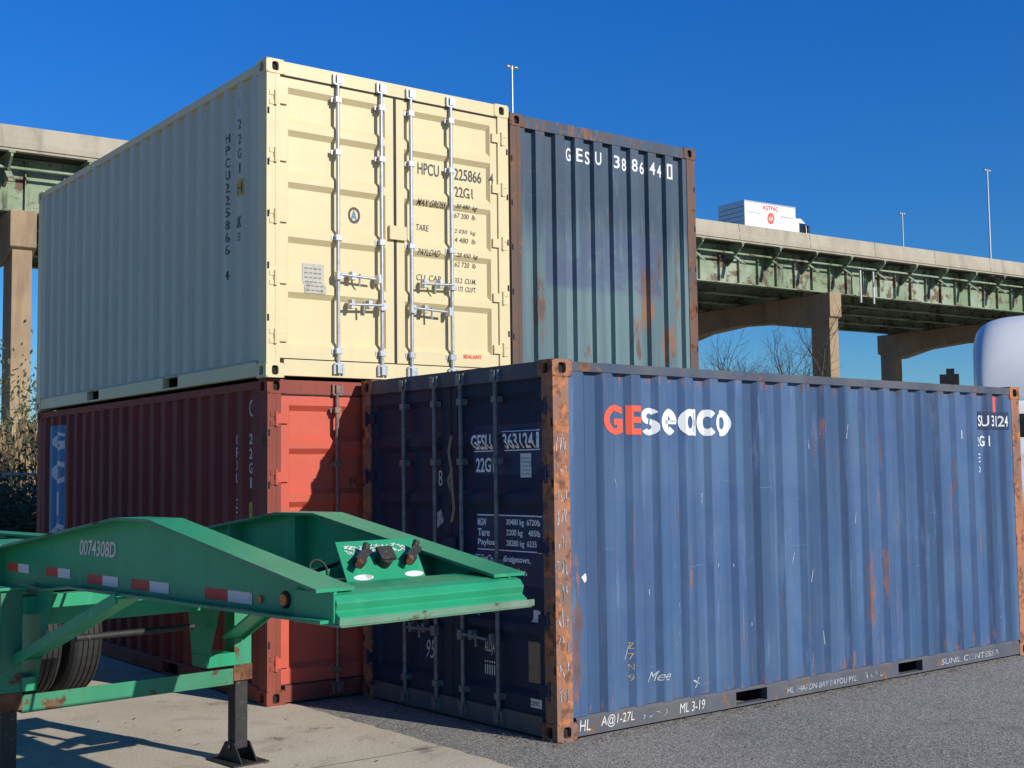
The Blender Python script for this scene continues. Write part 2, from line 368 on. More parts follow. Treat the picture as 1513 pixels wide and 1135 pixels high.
def marks(E,B,items):
    mb=MB()
    for it in items:
        face=it['face'];sg={'y0':1,'yW':-1,'x0':-1,'xL':1}[face]
        def place(bmx,a0,z0,kw,kh,ox,oy):
            for vv in bmx.verts:
                vv.co=Vector((a0+sg*(vv.co.x-ox)*kw,z0+(vv.co.y-oy)*kh,0))
        bm=bmesh.new()
        if it.get('poly'):
            for pl in it['poly']:
                bm.faces.new([bm.verts.new((p[0],p[1],0)) for p in pl])
        elif it.get('text'):
            me=textmesh(it['text'],it.get('bold',0),it.get('shear',0));bm.from_mesh(me);bpy.data.meshes.remove(me)
        else:
            vs=[bm.verts.new(p) for p in((0,0,0),(1,0,0),(1,1,0),(0,1,0))];bm.faces.new(vs)
        xs=[v.co.x for v in bm.verts];ys=[v.co.y for v in bm.verts]
        kw=it['w']/(max(xs)-min(xs));kh=it['h']/(max(ys)-min(ys))
        place(bm,it['a'],it['z'],kw,kh,min(xs),min(ys))
        rot=it.get('rot',0)
        if rot:
            bmesh.ops.rotate(bm,verts=bm.verts,cent=Vector((it['a'],it['z'],0)),matrix=Matrix.Rotation(rot*sg,3,'Z'))
        bmesh.ops.triangulate(bm,faces=bm.faces)
        for ax,st in (((0,.009),) if face!='x0' else ((1,.011),(0,.022))):
            lo=min(v.co[ax] for v in bm.verts);hi=max(v.co[ax] for v in bm.verts)
            k=math.ceil(lo/st)*st
            while k<hi:
                nrm=Vector((1,0,0)) if ax==0 else Vector((0,1,0))
                bmesh.ops.bisect_plane(bm,geom=bm.verts[:]+bm.edges[:]+bm.faces[:],plane_co=nrm*k,plane_no=nrm);k+=st
        bv=B[face];off=it.get('off',.0035)
        for v in bm.verts:
            a,z=v.co.x,v.co.y
            if face=='y0':o,d=Vector((a,-1,z)),Vector((0,1,0))
            elif face=='yW':o,d=Vector((a,W+1,z)),Vector((0,-1,0))
            elif face=='x0':o,d=Vector((-1,a,z)),Vector((1,0,0))
            else:o,d=Vector((L+1,a,z)),Vector((-1,0,0))
            h=bv.ray_cast(o,d,1.4)
            base=h[0] if h[0] is not None else o+d*1.004
            v.co=base-d*off
        bm.verts.index_update()
        mb.add([v.co.copy() for v in bm.verts],[[v.index for v in f.verts] for f in bm.faces],it['mat']);bm.free()
    return mb.obj('markings',E,recalc=False)
def T(face,a,z,w,h,text,mat,**k): return dict(face=face,a=a,z=z,w=w,h=h,text=text,mat=mat,**k)
def stack(face,a,ztop,dz,h,w,text,mat,**k):
    o=[];z=ztop
    for ch in text:
        if ch!=' ': o.append(T(face,a+(0 if ch!='1' else (-.02 if face=='yW' else .02)),z-h,w if ch!='1' else w*.45,h,ch,mat,**k))
        z-=dz
    return o
def arc(cx,cy,rx,ry,a0,a1,t,n=22):
    P=[]
    for i in range(n):
        u,v=math.radians(a0+(a1-a0)*i/n),math.radians(a0+(a1-a0)*(i+1)/n)
        P.append([(cx+rx*math.cos(u),cy+ry*math.sin(u)),(cx+rx*math.cos(v),cy+ry*math.sin(v)),(cx+(rx-t)*math.cos(v),cy+(ry-t*.75)*math.sin(v)),(cx+(rx-t)*math.cos(u),cy+(ry-t*.75)*math.sin(u))])
    return P
def rect(x0,y0,x1,y1): return [[(x0,y0),(x1,y0),(x1,y1),(x0,y1)]]
def glyph(ch):
    t=.35
    if ch=='o': return arc(.5,.5,.5,.5,0,360,t,32),1.0
    if ch=='c': return arc(.5,.5,.5,.5,45,315,t,28),.84
    if ch=='a': return arc(.48,.5,.48,.5,0,360,t,32)+rect(.64,.0,.98,1.0),.98
    if ch=='e': return arc(.5,.5,.5,.5,0,318,t,28)+rect(.20,.42,.97,.56),1.0
    if ch=='s': return arc(.40,.70,.40,.30,30,262,.27,18)+arc(.40,.30,.40,.30,82,-150,.27,18),.82
    return [],1
def word(a,z,hh,wd,s,mat):
    polys=[];x=0
    for ch in s:
        g_,adv=glyph(ch);polys+=[[(x+p[0]*.95,p[1]) for p in pl] for pl in g_];x+=adv*.95+.06
    return dict(face='y0',a=a,z=z,w=wd,h=hh,text=None,poly=polys,mat=mat,off=.004)
YG=2.21664
DX,DY=(math.cos(YG-math.pi/2),math.sin(YG-math.pi/2))
NX,NY=(-math.cos(YG),-math.sin(YG))
def org(nearx,neary,back=0,right=0): return (nearx+DX*(W+right)-NX*back, neary+DY*(W+right)-NY*back)
bx,by=org(-1.933,10.02,0,-.02)
beige,Bb=container('shipping_container',(bx,by,H+.004),YG,dict(side=M_beigeShade,frame=M_beige,post=M_beige,door=M_beige,rod=M_galv,end=M_beige),yrods=(.65,1.07))
it=[]
def bd(u,z,w,h,s,m=T_black,**k): it.append(T('x0',W-u,z,w,h,s,m,**k))
bd(1.475,1.84,.225,.105,'HPCU',bold=.012);bd(1.862,1.84,.30,.105,'225866',bold=.012);bd(2.225,1.84,.045,.10,'4',bold=.01)
bd(1.862,1.68,.20,.10,'22G1',bold=.012)
for z,l1,r1,r2 in((1.56,'MAX GROSS','30 480  kg','67 200  lb'),(1.34,'TARE','2 030  kg','4 480  lb'),(1.12,'PAYLOAD','28 450  kg','62 720  lb'),(.90,'CU. CAP.','33.2  CU.M.','1 173  CU.FT.')):
    bd(1.455,z,.033*len(l1),.055,l1,bold=.004,shear=.15);bd(1.86,z+.01,.23,.045,r1,bold=.004,shear=.15);bd(1.86,z-.065,.23,.045,r2,bold=.004,shear=.15)
bd(.35,.70,.20,.25,None,T_plate);
for k in range(6): bd(.37,.72+k*.037,.15,.012,'IIII III IIII III',T_black,off=.006)
bd(1.92,.235,.20,.035,'SEALANT',T_red,bold=.03)
bd(.78,1.33,.115,.14,'O',T_black,bold=.01);bd(.805,1.355,.06,.085,'A',T_sky,bold=.03)
it+=stack('yW',.79,2.13,.107,.080,.054,'HPCU225866 4',T_black2,bold=.004)
it+=stack('yW',.545,2.20,.125,.084,.058,'22G1',T_black2,bold=.004)
it.append(T('yW',.56,1.55,.10,.14,None,T_yel));it.append(T('yW',.55,1.57,.08,.09,'H',T_black2,off=.005))
it.append(T('yW',.57,1.28,.03,.10,'U',T_black2,bold=.02));it.append(T('yW',.53,1.28,.05,.10,'K',T_black2,bold=.02));it.append(T('yW',.55,1.17,.05,.07,'33',T_black2))
it.append(T('yW',.56,2.28,.09,.13,'C',T_pale,off=.004))
marks(beige,Bb,it)
rx,ry=org(-1.933,10.02,.06,.02)
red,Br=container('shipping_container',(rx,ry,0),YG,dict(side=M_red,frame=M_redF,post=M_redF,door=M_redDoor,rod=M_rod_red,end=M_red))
it=[]
it+=stack('yW',.67,2.16,.107,.086,.066,'CRXU 332418 5',T_whiteR,bold=.02)
it+=stack('yW',.42,2.16,.12,.086,.066,'22G1',T_whiteR,bold=.02)
it.append(T('yW',.42,2.3,.10,.14,'C',T_whiteR))
it.append(T('yW',.42,1.45,.10,.15,None,T_yel))
it.append(T('yW',5.60,.55,.50,1.86,None,T_sky))
it.append(T('yW',5.50,2.13,.34,.20,'G',T_whiteR,off=.006,bold=.01))
it.append(T('yW',5.50,1.75,.34,.26,'C',T_whiteR,off=.006,bold=.03));it.append(T('yW',5.42,1.40,.18,.26,'I',T_whiteR,off=.006,bold=.06));it.append(T('yW',5.50,1.05,.34,.26,'C',T_whiteR,off=.006,bold=.03))
it.append(T('x0',W-.78,1.72,.09,.07,'R',T_black))
marks(red,Br,it)
d0=(.009,11.67)
dko,Bd=container('shipping_container',(d0[0]-L*NX,d0[1]-L*NY,H+.004),YG-math.pi,dict(side=M_dkb,frame=M_dkb,post=M_dkF,door=M_dkb,rod=M_rod_grey,end=M_dkb))
it=[]
for u,ch,o_ in ((.733,'G',0),(.854,'E',1),(.976,'S',0),(1.097,'U',1),(1.34,'3',1),(1.461,'8',0),(1.583,'8',1),(1.704,'6',0),(1.826,'4',1),(1.947,'4',0)):
    wv=.080 if o_ else .058
    it.append(T('xL',u-wv/2+(0 if o_ else .016),2.24,wv,.13,ch,T_white,bold=.015))
it.append(T('xL',2.03,2.225,.080,.16,None,T_pale));it.append(T('xL',2.055,2.25,.03,.11,'1',T_black,off=.006))
marks(dko,Bd,it)
uo,_=container('shipping_container',(d0[0]-(L+.14)*NX,d0[1]-(L+.14)*NY,0),YG-math.pi,dict(side=M_brown,frame=M_brown,post=M_dkF,door=M_brown,rod=M_rod_grey,end=M_brown))
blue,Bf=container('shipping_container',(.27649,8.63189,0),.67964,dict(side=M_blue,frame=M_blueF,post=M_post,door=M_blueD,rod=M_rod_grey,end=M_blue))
it=[]
it.append(T('y0',.48,2.075,.385,.215,'GE',T_red,bold=.035))
it.append(word(.885,2.075,.20,.96,'seaco',T_white))
it.append(T('y0',5.30,2.17,.55,.17,None,T_navy));it.append(T('y0',5.31,2.20,.52,.105,'ESU 33124',T_white,bold=.012,off=.006))
it.append(T('y0',5.32,2.01,.18,.10,'2G1',T_white,bold=.012))
it.append(T('y0',5.32,1.86,.07,.08,'E',T_white));it.append(T('y0',5.33,1.76,.05,.06,'o',T_white))
it.append(T('y0',5.62,2.33,.06,.16,None,T_red))
it.append(T('y0',5.06,2.08,.03,.08,None,T_pale))
it.append(T('y0',.27,1.05,.045,.05,None,T_pale,rot=.6))
it+=stack('y0',.71,.60,.075,.045,.035,'Z7N9',T_ochre)
it.append(T('y0',1.35,.21,.08,.06,'x',T_chalk,rot=.3))
it.append(T('y0',.90,.30,.20,.07,'Mee',T_chalk,shear=.5))
for k in range(22):
    a=random.uniform(.3,5.7);z=random.uniform(.3,2.3);it.append(T('y0',a,z,random.uniform(.003,.007),random.uniform(.02,.14),None,T_chalk,rot=random.uniform(-.5,.5),off=.002))
def dt(y,z,w,h,s,m=T_whiteD,**k): it.append(T('x0',y,z,w,h,s,m,**k))
dt(.97,1.80,.86,.36,None,T_navy,off=.002)
dt(.950,1.985,.235,.11,'GESU',bold=.02,off=.006);dt(.575,1.985,.34,.11,'363124',bold=.02,off=.006);dt(.200,1.985,.03,.11,'1',bold=.02,off=.006)
dt(.94,1.82,.22,.105,'22G1',bold=.02,off=.006)
dt(.60,2.105,.44,.008,None,T_whiteD,off=.006);dt(.60,1.97,.44,.008,None,T_whiteD,off=.006);dt(.96,1.97,.27,.008,None,T_whiteD,off=.006)
dt(.42,1.78,.12,.17,None,T_pale,off=.006)
for k in range(5): dt(.405,1.80+k*.028,.09,.008,'IIIIII',T_black,off=.009)
dt(.94,1.02,.80,.50,None,T_navy,off=.002)
for k,(a,b) in enumerate((('MGW','30480 kg  67200 lb'),('Tare','2200 kg    4850 lb'),('Payload','28280 kg  62350 lb'))):
    z=1.43-k*.075;dt(.925,z,.035*len(a),.055,a,bold=.02,off=.006);dt(.59,z,.42,.055,b,bold=.02,off=.006)
dt(.925,1.17,.22,.055,'GE SeaCo',off=.006,bold=.02);dt(.58,1.17,.30,.055,'Bridgetown,',off=.006,bold=.02);dt(.58,1.09,.22,.055,'Barbados',off=.006,bold=.02)
dt(.93,1.505,.78,.008,None,T_whiteD,off=.006);dt(.93,1.255,.78,.008,None,T_whiteD,off=.006)
dt(.30,.78,.12,.08,None,T_pale);dt(.36,.36,.17,.28,None,T_tan);dt(.30,.20,.12,.06,None,T_pale);dt(.30,.215,.10,.03,'CIMC',T_black,off=.006)
dt(.86,.50,.12,.10,'ALOJA',T_pale);dt(.86,.36,.12,.10,'iiiii',T_pale)
dt(1.62,.62,.10,.14,'HL',T_chalk,shear=.3);dt(1.60,.40,.12,.14,'95',T_chalk,shear=.3)
dt(1.42,1.72,.05,.12,'8',T_pale);dt(1.44,1.40,.11,.10,None,T_chalk,rot=.5)
marks(blue,Bf,it)
def flat_text(E,name,items):
    mb=MB()
    for (s,mat,o,u,v,w,h,bold) in items:
        me=textmesh(s,bold,.15,4)
        xs=[q.co.x for q in me.vertices];ys=[q.co.y for q in me.vertices];kx=w/(max(xs)-min(xs));ky=h/(max(ys)-min(ys))
        o,u,v=Vector(o),Vector(u),Vector(v)
        mb.add([o+u*(q.co.x-min(xs))*kx+v*(q.co.y-min(ys))*ky for q in me.vertices],[list(p.vertices) for p in me.polygons],mat);bpy.data.meshes.remove(me)
    return mb.obj(name,E,recalc=False)
ex,ez=(1,0,0),(0,0,1)
def scrawl(E,name,specs):
    mb=MB()
    for (o,u,v,w,h,n,sd) in specs:
        rnd=random.Random(sd);o,u,v=Vector(o),Vector(u),Vector(v)
        cw=w/n
        for i in range(n):
            pts=[(rnd.random()*.7*cw+i*cw,rnd.random()*h) for _ in range(rnd.randint(3,4))]
            for a,b in zip(pts[:-1],pts[1:]):
                A=o+u*a[0]+v*a[1];B_=o+u*b[0]+v*b[1];d=(B_-A)
                if d.length<.006: continue
                s_=u.cross(v);p=d.normalized().cross(s_)*.0028
                mb.add([A-p,A+p,B_+p,B_-p],[(0,1,2,3)],T_chalk)
    return mb.obj(name,E,recalc=False)
flat_text(blue,'chalk_writing',[('ML 3-19',T_pale,(1.18,.001,.05),ex,ez,.27,.07,0),('HL',T_pale,(.20,.001,.05),ex,ez,.10,.075,0),('A@1-27L',T_pale,(.40,.001,.045),ex,ez,.32,.085,0),('HL SHARON-BAY BAYOU PYE',T_chalk,(2.4,.001,.05),ex,ez,.9,.045,0),('SUNIL CONTESSA',T_chalk,(4.55,.001,.05),ex,ez,.95,.05,0)])
scrawl(blue,'chalk_scrawl',[((.78,.001,.05),ex,ez,.3,.06,4,3),((3.4,.001,.05),ex,ez,.3,.06,4,5)]+[((.025,.002,.25+k*.17),ex,ez,.10,.12,3,20+k) for k in range(11)])
st=MB()
for pts in ([(1.165,2.10),(1.20,1.98),(1.17,1.85),(1.16,1.70),(1.14,1.55),(1.17,1.45)],[(1.16,1.85),(1.21,1.76),(1.17,1.68)]):
    for a,b in zip(pts[:-1],pts[1:]):
        st.add([(-.004,a[0]-.012,a[1]),(-.012,a[0]+.012,a[1]),(-.012,b[0]+.012,b[1]),(-.004,b[0]-.012,b[1])],[(0,1,2,3)],T_tan)
st.obj('torn_tape',blue)
# ------------------------------------------------------------------ chassis trailer
CH=empty('container_chassis_trailer',(-.728,5.2,0),math.atan2(.735,-.678))
Wc=.96
def top(s):
    P=[(-.05,1.352),(0,1.355),(1.46,1.61),(1.84,1.61),(3.6,1.385),(9.4,1.385)]
    for (a,b),(c,d) in zip(P[:-1],P[1:]):
        if s<=c: return b+(d-b)*(s-a)/(c-a)
    return P[-1][1]
SS=[0,.5,1.0,1.46,1.84,2.4,3.0,3.6,5,7,9.4]
def bot(s): return 1.215 if s<3.0 else 1.16
fm=MB()
for o,fw in((0,.095),(Wc,.095)):
    def P3(s,oo,z): return Vector((s,-oo,z))
    for (zlo,zhi,wh) in ((lambda s:top(s)-.014,lambda s:top(s),fw),(lambda s:bot(s),lambda s:bot(s)+.014,fw*.8),(lambda s:bot(s)+.013,lambda s:top(s)-.013,.006)):
        secs=[[P3(s,o-wh,zlo(s)),P3(s,o+wh,zlo(s)),P3(s,o+wh,zhi(s)),P3(s,o-wh,zhi(s))] for s in SS]
        fm.loft(secs,M_green,smooth=False)
        if wh>.05:
            for k in(-1,1):
                for a,b in zip(SS[:-1],SS[1:]):
                    fm.add([P3(a,o+k*(wh+.0008),zlo(a)+.001),P3(b,o+k*(wh+.0008),zlo(b)+.001),P3(b,o+k*(wh+.0008),zhi(b)-.001),P3(a,o+k*(wh+.0008),zhi(a)-.001)],[(0,1,2,3)],M_greenEdge)
    for s in(.55,1.65,2.35,3.5,4.6,5.8,7.0,8.4):
        for k in(-1,1):
            if o==0 and k==-1 and s<2.9: continue
            fm.box(s-.004,s+.004,*sorted((-(o+k*.006),-(o+k*.09))),bot(s)+.01,top(s)-.012,M_green)
fm.obj('main_beams',CH,bevel=0,recalc=True)
fr=MB()
pf=[(.26,1.348),(.03,1.340),(-.015,1.326),(-.040,1.296),(-.028,1.262),(-.060,1.240),(-.060,1.214),(.26,1.214)]
fr.prism(pf,lambda p,a:(p[0],-a,p[1]),-.02,Wc+.055,M_green)
fr.box(-.072,-.0605,-(Wc+.09),.03,1.206,1.236,M_greenEdge)
fr.box(-.068,.28,-(Wc+.08),.02,1.200,1.2135,M_greenEdge)
fr.box(-.03,.26,.021,.030,1.215,1.34,M_green)
fr.box(.30,1.3,-Wc+.01,-.01,1.215,1.228,M_green)
for s in(.62,1.25,1.8,2.35): fr.box(s-.04,s+.04,-Wc+.01,-.01,1.225,1.33,M_green)
for s in(3.5,4.7,5.9,7.2,8.6): fr.box(s-.05,s+.05,-Wc+.01,-.01,1.18,1.34,M_green)
for s in(3.75,9.35): fr.box(s-.11,s+.11,-(Wc+.70),.70,1.20,1.38,M_green)
fr.box(3.40,4.1,-.30,.36,1.386,1.42,M_green)
fr.obj('cross_members',CH,bevel=.004)
lg=MB()
for o,sg in((-.20,-1),(Wc+.315,1)):
    s=2.93
    lg.box(s-.062,s+.062,-o-.062,-o+.062,.56,1.19,M_greenLeg)
    lg.box(s-.067,s+.067,-o-.067,-o+.067,.52,.62,M_rust)
    lg.box(s-.045,s+.045,-o-.045,-o+.045,.09,.56,M_black)
    lg.box(s-.09,s+.09,-o-.09,-o+.09,1.19,1.206,M_green)
    oi=0 if sg<0 else Wc
    lg.add([(s-.30,-(oi+sg*.06),1.20),(s+.22,-(oi+sg*.06),1.20),(s+.12,-(oi+sg*.06),.62),(s-.07,-(oi+sg*.06),.62)],[(0,1,2,3)],M_green)
    lg.box(s-.07,s+.12,*sorted((-(oi+sg*.055),-(o-sg*.06))),.62,.70,M_green)
    lg.box(s-.08,s+.10,*sorted((-(oi+sg*.055),-(o-sg*.06))),1.05,1.15,M_green)
    lg.prism([( -.17,0),(.17,0),(.17,.014),(-.17,.014)],lambda p,a:(s+p[0],-a,p[1]),o-.13,o+.13,M_black)
    for k in(-.055,.055):
        lg.prism([(-.15,.014),(.15,.014),(.055,.13),(-.055,.13)],lambda p,a:(s+p[0],-a,p[1]),o+k-.005,o+k+.005,M_black)
    lg.cyl((s,-o-.075,.10),(s,-o+.075,.10),.018,M_black,10)
    a=Vector((1.80,-(oi+sg*.02),1.205));b=Vector((2.86,-(o-sg*.08),.80));dd=(b-a).normalized();sd=Vector((0,1,0));up=dd.cross(sd)
    lg.obox((a+b)/2,dd,sd,up,(b-a).length/2,.075,.007,M_green)
    lg.obox((a+b)/2+sd*.07*-sg,dd,sd,up,(b-a).length/2,.006,.03,M_green)
lg.box(2.87,2.99,-(Wc+.25),.135,.50,.515,M_greenLeg);lg.box(2.87,2.885,-(Wc+.25),.135,.514,.60,M_greenLeg)
lg.box(2.88,2.98,-(Wc+.02),.02,.98,1.15,M_green)
lg.cyl((2.93,-.2,.88),(2.93,-(Wc),.88),.02,M_black,10)
lg.box(2.86,3.0,.262,.30,.80,1.0,M_greenLeg);lg.cyl((2.93,.30,.9),(2.93,.42,.9),.014,M_black,8)
lg.cyl((3.9,-.18,1.02),(3.9,-.80,1.02),.13,M_black,20);lg.cyl((4.4,-.18,1.02),(4.4,-.80,1.02),.13,M_black,20)
n=18;oo=.012
ring=[(3.17+.045*math.cos(2*math.pi*i/n),1.06+.045*math.sin(2*math.pi*i/n)) for i in range(n)]
sq=[]
for i in range(n):
    c_,s_=math.cos(2*math.pi*i/n),math.sin(2*math.pi*i/n);k=min(.22/abs(c_) if abs(c_)>1e-6 else 9,.15/abs(s_) if abs(s_)>1e-6 else 9)
    sq.append((3.17+c_*k,1.06+s_*k))
lg.add([(p[0],oo,p[1]) for p in sq]+[(p[0],oo,p[1]) for p in ring],[(i,(i+1)%n,n+(i+1)%n,n+i) for i in range(n)],M_green)
lg.obj('landing_gear',CH,bevel=.003)
def wheel(mb,c,ax,R=.51,w=.27,rim=M_rust):
    c=Vector(c);ax=Vector(ax)
    prof=[(.28,-w/2+.02),(.30,-w/2),(R-.06,-w/2),(R-.02,-w/2+.02),(R,-w/2+.045)]
    k=-w/2+.05
    while k<w/2-.06: prof+= [(R,k),(R-.012,k+.004),(R-.012,k+.012),(R,k+.016)];k+=.045
    prof+=[(R,w/2-.045),(R-.02,w/2-.02),(R-.06,w/2),(.30,w/2),(.28,w/2-.02)]
    n=40;a=ax.orthogonal().normalized();b=ax.cross(a)
    secs=[[c+ax*p[1]+a*p[0]*math.cos(2*math.pi*i/n)+b*p[0]*math.sin(2*math.pi*i/n) for p in prof] for i in range(n)]
    vs=[q for s_ in secs for q in s_];m=len(prof);fs=[]
    for i in range(n):
        for j in range(m-1): fs.append((i*m+j,i*m+j+1,((i+1)%n)*m+j+1,((i+1)%n)*m+j))
    mb.add(vs,fs,M_rubber)
    mb.cyl(c-ax*.10,c+ax*.10,.285,rim,28);mb.cyl(c-ax*.14,c+ax*.14,.12,rim,20)
wh=MB()
for s in(6.3,7.6):
    wh.box(s-.06,s+.06,-(Wc+.7),.7,.46,.58,M_green)
    for oc in(-.62,-.28,Wc+.28,Wc+.62): wheel(wh,(s,-oc,.51),(0,1,0))
for o in(0,Wc):
    for s in(5.65,6.95,8.25): wh.prism([(-.14,1.17),(.14,1.17),(.07,.72),(-.07,.72)],lambda p,a:(s+p[0],-a,p[1]),o-.05,o+.05,M_green)
    for s in(6.3,7.6):
        for k in range(4): wh.box(s-.55+k*.08,s+.55-k*.08,-(o+.04),-(o-.04),.70-k*.022,.72-k*.022,M_black)
        wh.box(s-.05,s+.05,-(o+.05),-(o-.05),.56,.72,M_black)
wh.obj('wheels_and_suspension',CH)
de=MB()
A=[Vector((.30,-.275,1.330)),Vector((.30,-.715,1.330)),Vector((.45,-.75,1.512)),Vector((.45,-.31,1.512))]
nrm=(A[1]-A[0]).cross(A[3]-A[0]).normalized()
if nrm.x>0: nrm=-nrm
de.add([p for p in A]+[p-nrm*.008 for p in A],[(0,1,2,3),(4,5,6,7),(0,1,5,4),(1,2,6,5),(2,3,7,6),(3,0,4,7)],M_green)
u=(A[1]-A[0]).normalized();v=(A[3]-A[0]);v=(v-u*v.dot(u)).normalized()
c0=(A[0]+A[1]+A[2]+A[3])/4
def gp(a,b,c): return c0+u*a+v*b+nrm*c
for a in(-.135,.15):
    de.cyl(gp(a,-.01,0),gp(a,-.01,.04),.026,M_black,14)
    de.obox(gp(a+.005,.0,.05),u+v*.7,v-u*.7,nrm,.050,.020,.012,M_black)
    de.cyl(gp(a-.03,-.03,.05),gp(a-.05,-.055,.06),.017,M_rust,10)
    de.cyl(gp(a+.028,.03,.05),gp(a+.045,.055,.06),.016,M_black,10)
de.cyl(gp(0,-.01,0),gp(0,-.01,.045),.036,M_black,18);de.obox(gp(0,.005,.05),u,v,nrm,.042,.035,.008,M_black)
for a in(-.14,.145):
    vs=[gp(a+.055*math.cos(t*math.pi/8),-.085+.016*math.sin(t*math.pi/8),.003) for t in range(16)];de.add(vs,[tuple(range(16))],T_pale)
for k in range(110):
    a=random.uniform(-.17,.17);b=.068+random.uniform(-.022,.022);de.obox(gp(a,b,.0025),u+v*random.uniform(-1,1),v,nrm,.008,.0020,.0008,T_pale)
de.tube([Vector((.42,-.20,1.35))+Vector((.02*math.sin(t*.5),.045*math.cos(t*.5),.045+.045*math.sin(t*.5))) for t in range(13)],.006,M_black)
de.tube([Vector((.5,-.45,1.45)),Vector((.6,-.42,1.40)),Vector((.8,-.3,1.33)),Vector((1.1,-.2,1.29)),Vector((1.7,-.15,1.28)),Vector((3.2,-.15,1.25))],.010,M_black)
def tape(s0,s1,z,red_first=True):
    mid=(s0+s1)/2
    for a,b,m in((s0,mid,M_rt_w if red_first else M_rt_r),(mid,s1,M_rt_r if red_first else M_rt_w)):
        de.add([(a,.0085,z-.026),(b,.0085,z-.026),(b,.0085,z+.026),(a,.0085,z+.026)],[(0,1,2,3)],m)
for s0,s1 in((.63,1.05),(1.40,1.80),(1.95,2.32),(2.54,2.87),(3.11,3.44)): tape(s0,s1,1.272 if s0<2 else 1.285)
de.cyl((.36,.006,1.285),(.36,.022,1.285),.026,M_orange,16);de.cyl((.36,.004,1.285),(.36,.012,1.285),.038,M_dark,16)
de.cyl((.16,.006,1.268),(.16,.012,1.268),.030,M_dark,16);de.cyl((.16,.006,1.268),(.16,.011,1.268),.042,M_green,16)
de.cyl((.56,.006,1.275),(.56,.016,1.275),.017,M_orange,12)
de.obj('connectors_and_tape',CH,bevel=0)
flat_text(CH,'unit_number',[('0074308D',T_whiteR,(2.42,.0085,1.395),(-1,0,0),(0,0,1),.44,.085,.015)])
# ------------------------------------------------------------------ viaduct
VA=math.atan2(.56,.828)
def viaduct():
    E=empty('highway_viaduct',(21.5,82,0),VA)
    x0,x1=-115,175
    m=MB()
    for lat,sg in((0,1),(18,-1)):
        x=x0
        while x<x1:
            pts=[(0,15.90),(0,16.15),(.10,16.85),(.12,16.9),(.32,16.9),(.34,16.85),(.45,16.1),(.45,15.90)]
            m.prism(pts,lambda p,a:(a,lat+sg*p[0],p[1]),x+.02,x+6.22,M_conc);x+=6.24
        m.box(x0,x1,*sorted((lat+sg*.03,lat+sg*.3)),15.88,16.4,M_conc)
    m.box(x0,x1,.06,17.94,15.78,15.895,M_conc)
    m.obj('deck_and_barriers',E)
    g=MB()
    for i,lat in enumerate((1.5,5.2,8.9,12.6,16.3)):
        mt=M_gird
        g.box(x0,x1,lat-.02,lat+.02,13.45,15.74,mt)
        g.box(x0,x1,lat-.25,lat+.25,13.40,13.47,mt);g.box(x0,x1,lat-.2,lat+.2,15.72,15.775,mt)
        if i==0:
            x=x0
            while x<x1:
                g.box(x-.02,x+.02,lat-.2,lat-.02,13.47,15.72,mt);x+=1.65
            x=x0+.8
            while x<x1:
                g.prism([(lat-.02,14.45),(lat-.02,15.77),(.08,15.77),(.08,15.55)],lambda p,a:(a,p[0],p[1]),x-.05,x+.05,mt)
                g.box(x-.14,x+.14,.05,lat,15.70,15.775,mt)
                g.obox((x,(lat)/2,14.98),(0,1.42,1.08),(1,0,0),(0,-1.08,1.42),.86,.14,.025,mt)
                x+=3.3
    x=x0
    while x<x1:
        g.box(x-.1,x+.1,1.53,16.27,14.2,14.9,M_under);x+=3.3
    g.box(x0,x1,.4,17.6,15.765,15.779,M_under)  # dark sheet below the slab, painted as deck shade
    g.cyl((x0,.75,15.2),(x1,.75,15.2),.07,M_gird,8)
    for xx in(3.0,4.3): g.cyl((xx,.9,15.3),(xx,.9,12.9),.07,T_pale,8)
    g.obj('girders',E)
    p=MB()
    for xx in(-101,-76,-50.9,-25.3,0,25,50.5,76,101,126):
        p.box(xx-.42,xx+.42,.65,2.25,-.2,11.9,M_pier);p.box(xx-.42,xx+.42,15.7,17.3,-.2,11.9,M_pier)
        pts=[(.45,11.75),(.45,13.33),(17.5,13.33),(17.5,11.75),(16.6,11.2),(15.2,11.2),(12.5,11.75),(9,11.95),(5.5,11.75),(2.75,11.2),(1.4,11.2)]
        p.prism(pts,lambda q,a:(a,q[0],q[1]),xx-.55,xx+.55,M_pier)
        for lat in(1.5,5.2,8.9,12.6,16.3): p.box(xx-.3,xx+.3,lat-.3,lat+.3,13.33,13.41,M_under)
        p.box(xx-1.3,xx+1.3,-.1,3.1,-.2,.25,M_pier)
    p.obj('piers',E,bevel=.04)
    return E
V=viaduct()
def vp(x,lat,z): c,s=math.cos(VA),math.sin(VA);return (21.5+c*x-s*lat,82+s*x+c*lat,z)
def lamp(x,lat,h,base=16.0):
    P=vp(x,lat,base);E=empty('street_lamp',P,VA);m=MB()
    m.cyl((0,0,-.3),(0,0,h),.09,M_galv,10,.055);m.box(-.2,.2,-.2,.2,-.3,.1,M_galv)
    m.cyl((0,0,h),(0,0,h+.12),.07,M_galv,8)
    for sg in(-1,1):
        m.cyl((0,0,h-.05),(sg*.2,0,h+.02),.03,M_galv,6)
        m.loft([[(sg*(.10+t*.30),-.12*w_,h+.0),(sg*(.10+t*.30),-.08*w_,h+.12),(sg*(.10+t*.30),.08*w_,h+.12),(sg*(.10+t*.30),.12*w_,h+.0)] for t,w_ in((0,.5),(.3,1),(.8,1),(1,.4))],M_galv)
    m.obj('pole_and_luminaires',E)
lamp(-25.3,.6,8.0)
lamp(16.9,.6,7.5)
lamp(28,17.2,8.4)
tk=empty('box_truck',vp(-3.0,4.2,15.9),VA);m=MB()
m.box(-2.5,2.2,-1.2,1.2,.95,3.42,M_white)
m.box(-2.54,-2.50,-1.22,1.22,.93,3.44,M_galv)
